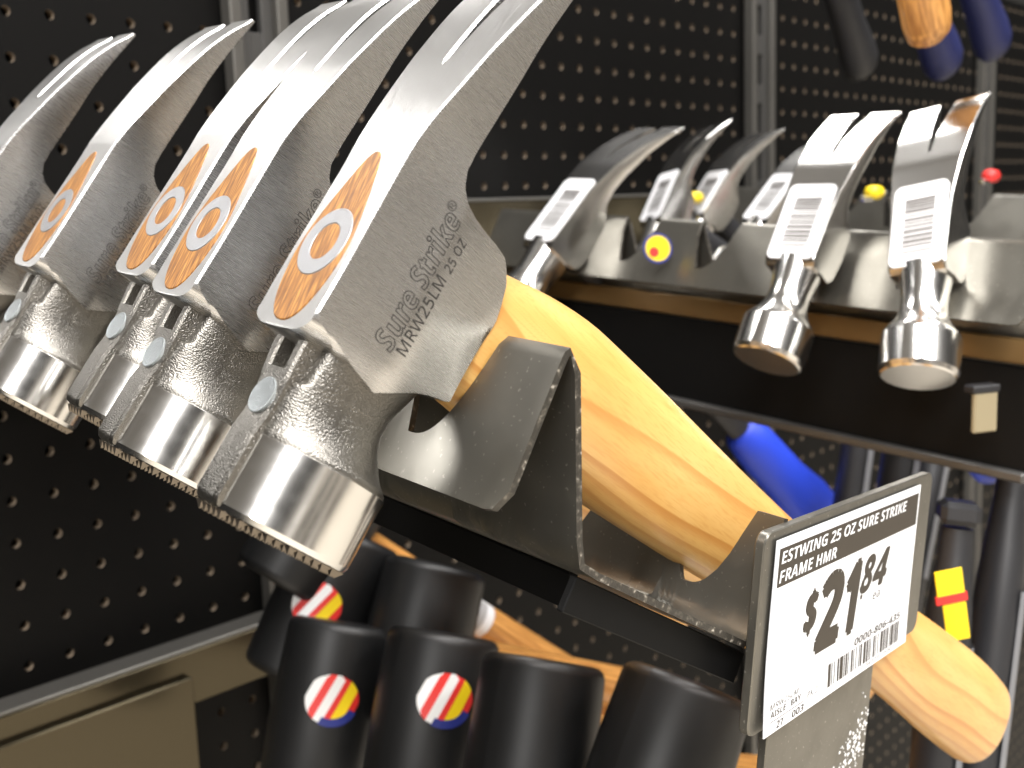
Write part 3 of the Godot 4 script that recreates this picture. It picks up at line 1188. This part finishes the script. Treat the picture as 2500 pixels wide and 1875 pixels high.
func printed(t: Node3D, s: String, u0: float, u1: float, v0: float, v1: float, bold: bool, m: Material, shear: float, fat := 0.0) -> void:
	var tr := letters(s, bold)
	var st := begin()
	var lift := 0.22 if m == M.paper else 0.12
	for i in range(0, tr.size(), 3):
		var q := []
		for k in 3:
			var p := tr[i + k]
			q.append(paper(lerpf(u0, u1, p.x) + (p.y - 0.5) * shear * (v1 - v0) * 4.0, lerpf(v1, v0, p.y), lift))
		tri(st, q[0], q[1], q[2], Vector3.BACK, -1)
	if fat > 0.0:
		for i in range(0, tr.size(), 3):
			for k in 3:
				var a := Vector2(lerpf(u0, u1, tr[i + k].x) + (tr[i + k].y - 0.5) * shear * (v1 - v0) * 4.0, lerpf(v1, v0, tr[i + k].y))
				var b := Vector2(lerpf(u0, u1, tr[i + (k + 1) % 3].x) + (tr[i + (k + 1) % 3].y - 0.5) * shear * (v1 - v0) * 4.0, lerpf(v1, v0, tr[i + (k + 1) % 3].y))
				var d := (b - a).normalized() * fat
				var nr := Vector2(-d.y, d.x)
				var low := lift - 0.03 - 0.0002 * (i + k)
				quad(st, paper(a.x + nr.x, a.y + nr.y * 1.9, low), paper(b.x + nr.x, b.y + nr.y * 1.9, low), paper(b.x - nr.x, b.y - nr.y * 1.9, low), paper(a.x - nr.x, a.y - nr.y * 1.9, low), Vector3.BACK, -1)
	part("printed_line", st, m, t)


# ------------------------------------------------------------------ claw hammers on the next racks

func claw_hammer(u: float, grip: Material, shaft_shaded := true) -> Node3D:
	var t := thing("claw_hammer", "", "hammer")
	var ht := [[-15, 3], [-13, 0.4], [-11, 0], [22, 0], [40, 2.2], [58, 7.5], [72, 14], [82, 20]]
	var hb := [[-15, 18], [-13, 22], [0, 24], [13, 23], [17, 18], [22, 13], [30, 11], [40, 11], [58, 13.5], [72, 17.5], [82, 21]]
	var ww := [[-15, 13.0], [10, 13.8], [22, 14.6], [45, 17.0], [82, 19.5]]
	var st := begin()
	var tops := begin()
	for sg in [-1.0, 1.0]:
		var prev := PackedVector3Array()
		for i in 60:
			var x := lerpf(-15.0, 82.0, i / 59.0)
			var a := soft(ht, x, 3.0)
			var b := maxf(soft(hb, x, 2.0), a + 0.2)
			var w := soft(ww, x, 4.0)
			var g: float = 0.0 if x < 46.0 else 0.4 + 3.2 * (x - 46.0) / 36.0
			var q := PackedVector3Array()
			for p in [[a, g], [a, w - 0.6], [a + 0.3, w], [lerpf(a, b, 0.5), w + 0.4], [b - 0.2, w - 0.5], [b, w - 1.2], [b, g]]:
				q.append(Vector3(x, -p[0], sg * p[1]) * u)
			if i > 0:
				for j in q.size() - 1:
					quad(tops if j == 0 else st, prev[j], prev[j + 1], q[j + 1], q[j], [Vector3.UP, Vector3(0, 1, sg), Vector3(0, 0, sg), Vector3(0, 0, sg), Vector3(0, -1, sg), Vector3.DOWN][j], 1 if j in [2, 3] else 5 + j)
				if x > 44.0:
					quad(st, prev[0], prev[6], q[6], q[0], Vector3(0, 0, -sg), 30)
			else:
				for j in q.size() - 2:
					tri(st, q[0], q[j + 1], q[j + 2], Vector3.LEFT, 31)
			prev = q
		for j in prev.size() - 2:
			tri(st, prev[0], prev[j + 1], prev[j + 2], Vector3.RIGHT, 32)
	var head := part("head", st, M.chrome, t)
	part("top_face", tops, M.chrome, head)
	st = begin()
	var prof := []
	for q in [[-10, 12.2], [-16, 11.6], [-22, 10.6], [-28, 10.2], [-33, 10.8], [-37, 12.6], [-40, 15.2], [-42, 16.7], [-43.5, 17.2, 2], [-59, 17.2, 3], [-61, 16.4, 4], [-61.6, 15.4, 5], [-61.6, 0.01, 5]]:
		prof.append([q[0] * u, q[1] * u, q[2] if q.size() > 2 else 1])
	lathe(st, prof, 40, 1, Vector3(0, -11, 0) * u)
	part("poll", st, M.chrome, t)
	# handle: shaft then grip
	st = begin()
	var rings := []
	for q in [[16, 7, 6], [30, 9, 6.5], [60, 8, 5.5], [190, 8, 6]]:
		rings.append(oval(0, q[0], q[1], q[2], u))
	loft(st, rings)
	part("shaft", st, M.blackgrip if shaft_shaded else grip, t)  # steel shaft coloured black to stand for the shade under the rack
	st = begin()
	rings = []
	for q in [[188, 8, 6], [190, 12, 9], [205, 14, 11], [220, 14.5, 11.5], [245, 15, 12], [270, 18, 13], [282, 18, 13], [289, 15, 11], [291, 8, 6]]:
		rings.append(oval(0, q[0], q[1], q[2], u))
	loft(st, rings)
	part("grip", st, grip, t)
	return t


func oval(a: float, h: float, ra: float, rw: float, u: float) -> PackedVector3Array:
	var r := PackedVector3Array()
	for j in 28:
		var th := TAU * j / 28
		r.append(Vector3(a + cos(th) * ra, -h, sin(th) * rw) * u)
	return r


func barcode_sticker(u: float, label: String, group: String, host: Node3D) -> void:
	# a separate paper sticker on the top of a hammer head
	var t := thing("barcode_sticker", label, "sticker", Vector3.ZERO, group)
	t.transform = host.transform
	var st := begin()
	var pts := PackedVector2Array()
	for k in 4:
		var c := Vector2(25.0 if k in [0, 3] else -9.0, 9.2 if k in [0, 1] else -9.2)
		for j in 6:
			pts.append(c + Vector2(cos(PI / 2 * (k + j / 5.0)), sin(PI / 2 * (k + j / 5.0))) * 3.4)
	var lift := func(p: Vector2, l: float) -> Vector3: return Vector3(p.x, 0.25 + l - maxf(0.0, p.x - 20.0) * 0.03, p.y) * u
	for j in pts.size():
		var k := (j + 1) % pts.size()
		tri(st, lift.call(Vector2(8, 0), 0), lift.call(pts[j], 0), lift.call(pts[k], 0), Vector3.UP, 1)
		quad(st, lift.call(pts[j], 0), lift.call(pts[k], 0), lift.call(pts[k], -0.25), lift.call(pts[j], -0.25), Vector3(pts[j].x - 8, 0, pts[j].y), 2)
	part("sticker_paper", st, M.sticker, t)
	st = begin()
	rng.seed = 5
	var x := -6.0
	while x < 21.0:
		var wd := rng.randf_range(0.25, 1.1)
		quad(st, lift.call(Vector2(x, -7.0), 0.06), lift.call(Vector2(x + wd, -7.0), 0.06), lift.call(Vector2(x + wd, 7.0), 0.06), lift.call(Vector2(x, 7.0), 0.06), Vector3.UP, -1)
		x += wd + rng.randf_range(0.3, 0.9)
	part("barcode", st, M.ink, t)


func side_racks() -> void:
	var side := make_rack("olive steel rack of polished claw hammers, next along the wall", at(2579, 575, 0.54), [75, 150, 235, 310, 385], 480.0, MM * 1.08)
	make_rack("farther steel rack of small claw hammers behind the first", at(2579, 575, 0.54) + Vector3(0.36, 0.012, 0), [60, 130, 200, 270, 330, 400], 480.0, MM * 1.16)
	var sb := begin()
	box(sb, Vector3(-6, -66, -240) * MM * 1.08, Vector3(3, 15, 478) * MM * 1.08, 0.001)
	part("reflection_strip", sb, plain(Color(0.20, 0.125, 0.05), 0.35, 0.5), side)  # brown colour stands in for the floor reflected under the trough
	sb = begin()
	box(sb, Vector3(-3, -108, -240) * MM * 1.08, Vector3(3, 66, 478) * MM * 1.08, 0.001)
	part("skirt_panel", sb, M.blackbar, side)
	sb = begin()
	box(sb, Vector3(-6, -139, -240) * MM * 1.08, Vector3(8, 6, 478) * MM * 1.08, 0.001)
	part("skirt_lip", sb, M.post, side)
	var rs := thing("round_sticker", "round yellow sticker with a blue rim in a notch of the claw hammer rack", "sticker", at(1606, 606, 0.70))
	rs.basis = Basis(c2w(Vector3(1, 0, 0.2)).normalized(), c2w(Vector3(0, -1, 0)), c2w(Vector3(0.2, 0, -1)).normalized())
	for q in [[9.5, 0.0, "labelblue", "rim"], [7.9, 0.2, "yellow", "disc"], [3.2, 0.4, "red", "spot"]]:
		var ds := begin()
		for k in 24:
			var e0: Vector3 = Vector3(cos(TAU * k / 24), sin(TAU * k / 24), 0) * q[0]
			var e1: Vector3 = Vector3(cos(TAU * (k + 1) / 24), sin(TAU * (k + 1) / 24), 0) * q[0]
			var lz := Vector3(-2.5 if q[3] == "spot" else 0.0, -2.5 if q[3] == "spot" else 0.0, q[1])
			tri(ds, lz * 0.001, (e0 + lz) * 0.001, (e1 + lz) * 0.001, Vector3.BACK, -1)
			quad(ds, (e0 + lz) * 0.001, (e1 + lz) * 0.001, (e1 + lz - Vector3(0, 0, 0.2)) * 0.001, (e0 + lz - Vector3(0, 0, 0.2)) * 0.001, e0, -1)
		part(q[3], ds, M[q[2]], rs)
	var u := 0.00112
	var spots := [
		[2240, 585, 0.56, -19, 8, 0, 1.0, "polished claw hammer with a white sticker high on its dark split claw"],
		[1945, 575, 0.60, -6, 5, 0, 1.0, "polished claw hammer whose white sticker covers the foot of its bright claw"],
		[1345, 540, 0.76, 8, -8, 0, 1.1875, "polished claw hammer with long curved claw rising behind the yellow wood handle"],
		[1600, 500, 0.92, -4, -14, 0, 0.85, "small dark claw hammer with strongly curved claw on the farther rack"],
		[1710, 490, 0.95, 4, -14, 0, 0.85, "small claw hammer beside a yellow knob on the farther rack"],
		[1865, 500, 0.86, 10, -14, 0, 0.9, "claw hammer half hidden behind the bright claw hammer, only sticker and neck clear"],
	]
	var src := {}
	for i in spots.size():
		var s: Array = spots[i]
		var o: Node3D
		if i == 0:
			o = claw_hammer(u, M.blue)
			src.a = o
		else:
			o = src.a.duplicate()
			o.name = numbered("claw_hammer")
			add_child(o)
		o.set_meta("label", s[7])
		o.set_meta("group", "claw hammers on the wall racks")
		o.transform = Transform3D(hammer_basis(s[0], s[1], s[3], s[4], s[5]).scaled_local(Vector3.ONE * (s[6] if s[6] > 1.0 else 1.0)), at(s[0], s[1], s[2]))
		barcode_sticker(u, ["white barcode sticker on the dark claw hammer", "white barcode sticker at the foot of the bright claw", "white barcode sticker on the hammer behind the yellow wood handle", "faint barcode sticker on the small dark curved claw hammer", "faint barcode sticker on the small hammer beside the yellow knob", "grey barcode sticker on the half hidden claw hammer"][i], "barcode stickers on claw hammers", o)


# ------------------------------------------------------------------ rubber mallets

func mallet() -> Node3D:
	var t := thing("rubber_mallet", "", "mallet")
	var st := begin()
	var prof := []
	for k in 7:
		prof.append([-0.048 + 0.006 * (1 - cos(PI / 2 * k / 6.0)), 0.0255 + 0.006 * sin(PI / 2 * k / 6.0), 1])
	prof.append([-0.012, 0.0324, 1])
	prof.append([0.012, 0.0324, 1])
	for k in 7:
		prof.append([0.042 + 0.006 * sin(PI / 2 * k / 6.0), 0.0315 - 0.006 * (1 - cos(PI / 2 * k / 6.0)), 1])
	prof.reverse()
	prof.push_front([0.0484, 0.001, 1])
	prof.append([-0.0484, 0.001, 1])
	lathe(st, prof, 44)
	part("head", st, M.rubber, t)
	st = begin()
	var rings := []
	for q in [[20, 10, 9], [40, 11, 10], [90, 11.5, 10], [150, 12.5, 10.5], [220, 14, 11.5], [262, 15, 12], [272, 13.5, 11], [276, 9, 8]]:
		rings.append(oval(0, q[0], q[1], q[2], 0.001))
	loft(st, rings, true, PackedInt32Array(), true, func(i, j, _p): return Vector2(j / 28.0, i / 4.0))
	part("handle", st, M.orangewood, t)
	return t


func stripes(called: String, label: String, host: Node3D, turn: float, along: float, seed_: int) -> void:
	# round maker's label: red and white stripes, yellow patch, dark blue foot; wrapped on the head
	var t := thing(called, label, "sticker", Vector3.ZERO, "striped stickers on rubber mallets")
	t.transform = host.transform
	var bands := [[-1.0, -0.62, "white"], [-0.62, -0.3, "red"], [-0.3, 0.06, "white"], [0.06, 0.3, "red"], [0.3, 0.72, "yellow"], [0.72, 1.0, "red"]]
	var r := 0.0141
	var wrap := func(p: Vector2) -> Vector3:
		var th := turn + p.y / 0.0296
		return Vector3(along + p.x, cos(th) * 0.0328, sin(th) * 0.0328)
	rng.seed = seed_
	for b in bands:
		var st := begin()
		for k in 12:
			var y0 := lerpf(-0.98, 0.98, k / 12.0)
			var y1 := lerpf(-0.98, 0.98, (k + 1) / 12.0)
			var c0 := sqrt(1.0 - y0 * y0)
			var c1 := sqrt(1.0 - y1 * y1)
			var sl := 0.35
			var q := []
			for e in [[b[0], y0, c0], [b[1], y0, c0], [b[1], y1, c1], [b[0], y1, c1]]:
				q.append(wrap.call(Vector2(e[1], clampf(e[0] + e[1] * sl, -e[2], e[2])) * r))
			quad(st, q[0], q[1], q[2], q[3], (q[0] + q[2]) * Vector3(0, 1, 1), 1)
		part("stripe", st, M[b[2]], t)
	var st := begin()
	for k in 8:
		var a0 := PI * (0.62 + 0.5 * k / 8.0)
		var a1 := PI * (0.62 + 0.5 * (k + 1) / 8.0)
		var q := []
		for e in [[a0, 0.72], [a0, 1.03], [a1, 1.03], [a1, 0.72]]:
			q.append(wrap.call(Vector2(cos(e[0]), sin(e[0])) * r * e[1]) * Vector3(1, 1.004, 1.004))
		quad(st, q[0], q[1], q[2], q[3], (q[0] + q[2]) * Vector3(0, 1, 1), 1)
	part("foot_print", st, M.labelblue, t)


func handle_sticker(host: Node3D) -> void:
	var t := thing("barcode_sticker", "white barcode sticker wrapped on the orange mallet handle", "sticker")
	t.transform = host.transform
	for pass_ in 2:
		var st := begin()
		var count := 1 if pass_ == 0 else 7
		for b in count:
			var h0 := 132.0 if pass_ == 0 else 140.0 + b * 2.0
			var h1 := 162.0 if pass_ == 0 else h0 + 1.0
			for j in 10:
				var q := []
				for e in [[h0, j], [h0, j + 1], [h1, j + 1], [h1, j]]:
					var th: float = lerpf(0.3 + 0.2 * pass_, 2.5 - 0.2 * pass_, e[1] / 10.0)
					q.append(Vector3(cos(th) * (13.0 + 0.1 * pass_), -e[0], sin(th) * (11.2 + 0.1 * pass_)) * 0.001)
				quad(st, q[0], q[1], q[2], q[3], (q[0] + q[2]) * Vector3(1, 0, 1), 1)
		part("sticker_paper" if pass_ == 0 else "barcode", st, M.sticker if pass_ == 0 else M.ink, t)


func mallets() -> void:
	var spots := [
		[1600, 1910, 0.52, -6, "black rubber mallet with its broad end under the price label stem"],
		[1295, 1850, 0.56, -18, "black rubber mallet between the striped sticker mallet and the one by the stem"],
		[1050, 1760, 0.62, -18, "black rubber mallet with a narrow striped sticker on its side"],
		[1020, 1570, 0.68, -14, "black rubber mallet standing in front of the orange handle with barcode"],
		[800, 1720, 0.66, -18, "lower black rubber mallet with a round striped sticker near the post"],
		[790, 1480, 0.70, -4, "black rubber mallet just under the framing hammer with torn striped sticker"],
		[790, 1265, 0.70, 4, "black rubber mallet whose orange handle with a barcode runs under the rack"],
	]
	var src: Node3D
	for i in spots.size():
		var s: Array = spots[i]
		var o: Node3D
		if i == 0:
			o = mallet()
			src = o
		else:
			o = src.duplicate()
			o.name = numbered("rubber_mallet")
			add_child(o)
		o.set_meta("label", s[4])
		o.set_meta("group", "rubber mallets under the rack")
		o.transform = Transform3D(hammer_basis(s[0], s[1], s[3]), at(s[0], s[1], s[2]))
		if i == 6:
			handle_sticker(o)
		if i == 2:
			stripes("striped_sticker", "narrow striped sticker seen edge on, on the side of a mallet", o, 1.0, 0.014, 3)
		elif i == 4:
			stripes("striped_sticker", "round red, white and yellow sticker on the lower mallet near the post", o, 0.95, 0.006, 4)
		elif i == 5:
			stripes("striped_sticker", "torn red, white and yellow sticker on the mallet under the framing hammer", o, 0.8, 0.0, 5)


# ------------------------------------------------------------------ tools farther back

func striped_grip() -> Node3D:
	var t := thing("black_handled_hammer", "", "hammer")
	var st := begin()
	var rings := []
	for q in [[-40, 9, 8], [-20, 10, 9], [0, 15, 11], [40, 17, 13], [100, 16, 12], [150, 17, 13], [180, 20, 14], [192, 19, 13], [198, 11, 8]]:
		rings.append(oval(0, q[0], q[1], q[2], 0.001))
	loft(st, rings)
	part("grip", st, M.blackgrip, t)
	st = begin()
	for k in 10:
		var h0 := 20.0 + k * 11.0
		for j in range(3, 11):
			var q := []
			for e in [[h0, j], [h0, j + 1], [h0 + 11.0, j + 1], [h0 + 11.0, j]]:
				var th: float = TAU * e[1] / 28 + 0.0
				q.append(Vector3(cos(th) * 17.6, -e[0], sin(th) * 13.6) * 0.001)
			quad(st, q[0], q[1], q[2], q[3], (q[0] + q[2]) * Vector3(1, 0, 1), 1)
	part("grey_inlay", st, M.greygrip, t)
	st = begin()
	box(st, Vector3(0.0, 0.048, 0), Vector3(0.026, 0.012, 0.02), 0.003)
	part("head", st, M.blackgrip, t)
	return t


func background_tools() -> void:
	# black handled hammers hanging lower right
	var spots := [
		[2230, 1130, 0.80, 20, "black handled hammer with a pale grey inlay hanging behind the price label"],
		[2290, 1230, 0.95, 24, "black handled hammer with grey inlay hanging between two blue grips"],
		[2475, 1420, 0.80, 22, "black handled hammer hanging below the blue grip by the yellow tag"],
		[2120, 1060, 0.92, 15, "black handled hammer with bright collar hanging beyond the blue grip"],
		[2440, 1640, 0.62, 14, "large black handled hammer hanging beside the butt of the wooden handle"],
		[2310, 1780, 0.60, 10, "black handled hammer hanging under the butt of the wooden handle"],
	]
	var src: Node3D
	for i in spots.size():
		var s: Array = spots[i]
		var o: Node3D
		if i == 0:
			o = striped_grip()
			src = o
		else:
			o = src.duplicate()
			o.name = numbered("black_handled_hammer")
			add_child(o)
		o.set_meta("label", s[4])
		o.set_meta("group", "black handled hammers below the racks")
		o.transform = Transform3D(Basis(Vector3.BACK, deg_to_rad(-s[3])) * Basis(Vector3.UP, 0.5), at(s[0], s[1], s[2]) + Vector3(0, 0.07, 0))
	# lower rail with a small tan clip
	var c := thing("price_clip", "small tan plastic clip on the dark skirt of the claw hammer rack", "clip", at(2403, 1006, 0.55))
	c.basis = Basis(Vector3.UP, -0.5)
	var st := begin()
	box(st, Vector3.ZERO, Vector3(0.014, 0.020, 0.003), 0.0008)
	part("clip_face", st, plain(Color(0.25, 0.21, 0.13), 0.5), c)
	st = begin()
	box(st, Vector3(0, 0.0115, -0.002), Vector3(0.016, 0.004, 0.008), 0.0008)
	part("clip_hook", st, M.blackgrip, c)
	# yellow and red tag on a tool behind the wooden handle
	var y := thing("hang_tag", "yellow tag with a red band hanging beside the butt of the wooden handle", "tag", at(2325, 1480, 0.53))
	y.basis = Basis(Vector3.UP, -0.75) * Basis(Vector3.BACK, 0.15)
	st = begin()
	box(st, Vector3(0, 0.012, 0), Vector3(0.013, 0.012, 0.001))
	box(st, Vector3(0.001, -0.008, 0), Vector3(0.011, 0.018, 0.001))
	part("tag_card", st, M.yellow, y)
	st = begin()
	box(st, Vector3(0, 0.004, 0.0002), Vector3(0.015, 0.004, 0.0012))
	part("tag_band", st, M.red, y)
	# tools whose ends reach into the top of the picture
	var o := mallet()
	o.set_meta("label", "orange wooden handle end hanging at the top of the pegboard")
	o.transform = Transform3D(hammer_basis(2100, -300, 16, 0, 0), at(2268, 75, 0.62) - hammer_basis(2100, -300, 16, 0, 0) * Vector3(0, -0.272, 0))
	for q in [[2310, 165, 0.95, 8, "navy blue grip hanging just below the orange handle end"], [2430, 120, 1.0, 8, "navy blue grip hanging beside the orange handle end"], [2105, 170, 1.05, 14, "black grip hanging high on the pegboard"]]:
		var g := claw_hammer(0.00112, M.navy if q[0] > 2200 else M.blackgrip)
		g.set_meta("label", q[4])
		var b := hammer_basis(q[0], -200, q[3])
		g.transform = Transform3D(b, at(q[0], q[1], q[2]) - b * Vector3(0, -0.325, 0))
	# yellow knobs and red caps between the small hammers
	for q in [[1695, 483, 0.93, "yellow", "small yellow knob between the two small claw hammers"], [2135, 470, 0.80, "yellow", "small yellow knob between the two sticker claw hammers"], [2420, 430, 0.85, "red", "red plastic cap beside the dark split claw"]]:
		var k := thing("end_cap", q[4], "cap", at(q[0], q[1], q[2]))
		st = begin()
		lathe(st, [[0.008, 0.0005, 1], [0.008, 0.004, 1], [0.005, 0.0050, 1], [-0.002, 0.0052, 1], [-0.006, 0.005, 1], [-0.007, 0.0005, 1]], 20)
		part("cap_body", st, M[q[3]], k)
		st = begin()
		box(st, Vector3(-0.012, -0.004, 0), Vector3(0.016, 0.004, 0.004), 0.001)
		part("stalk", st, M.chrome, k)
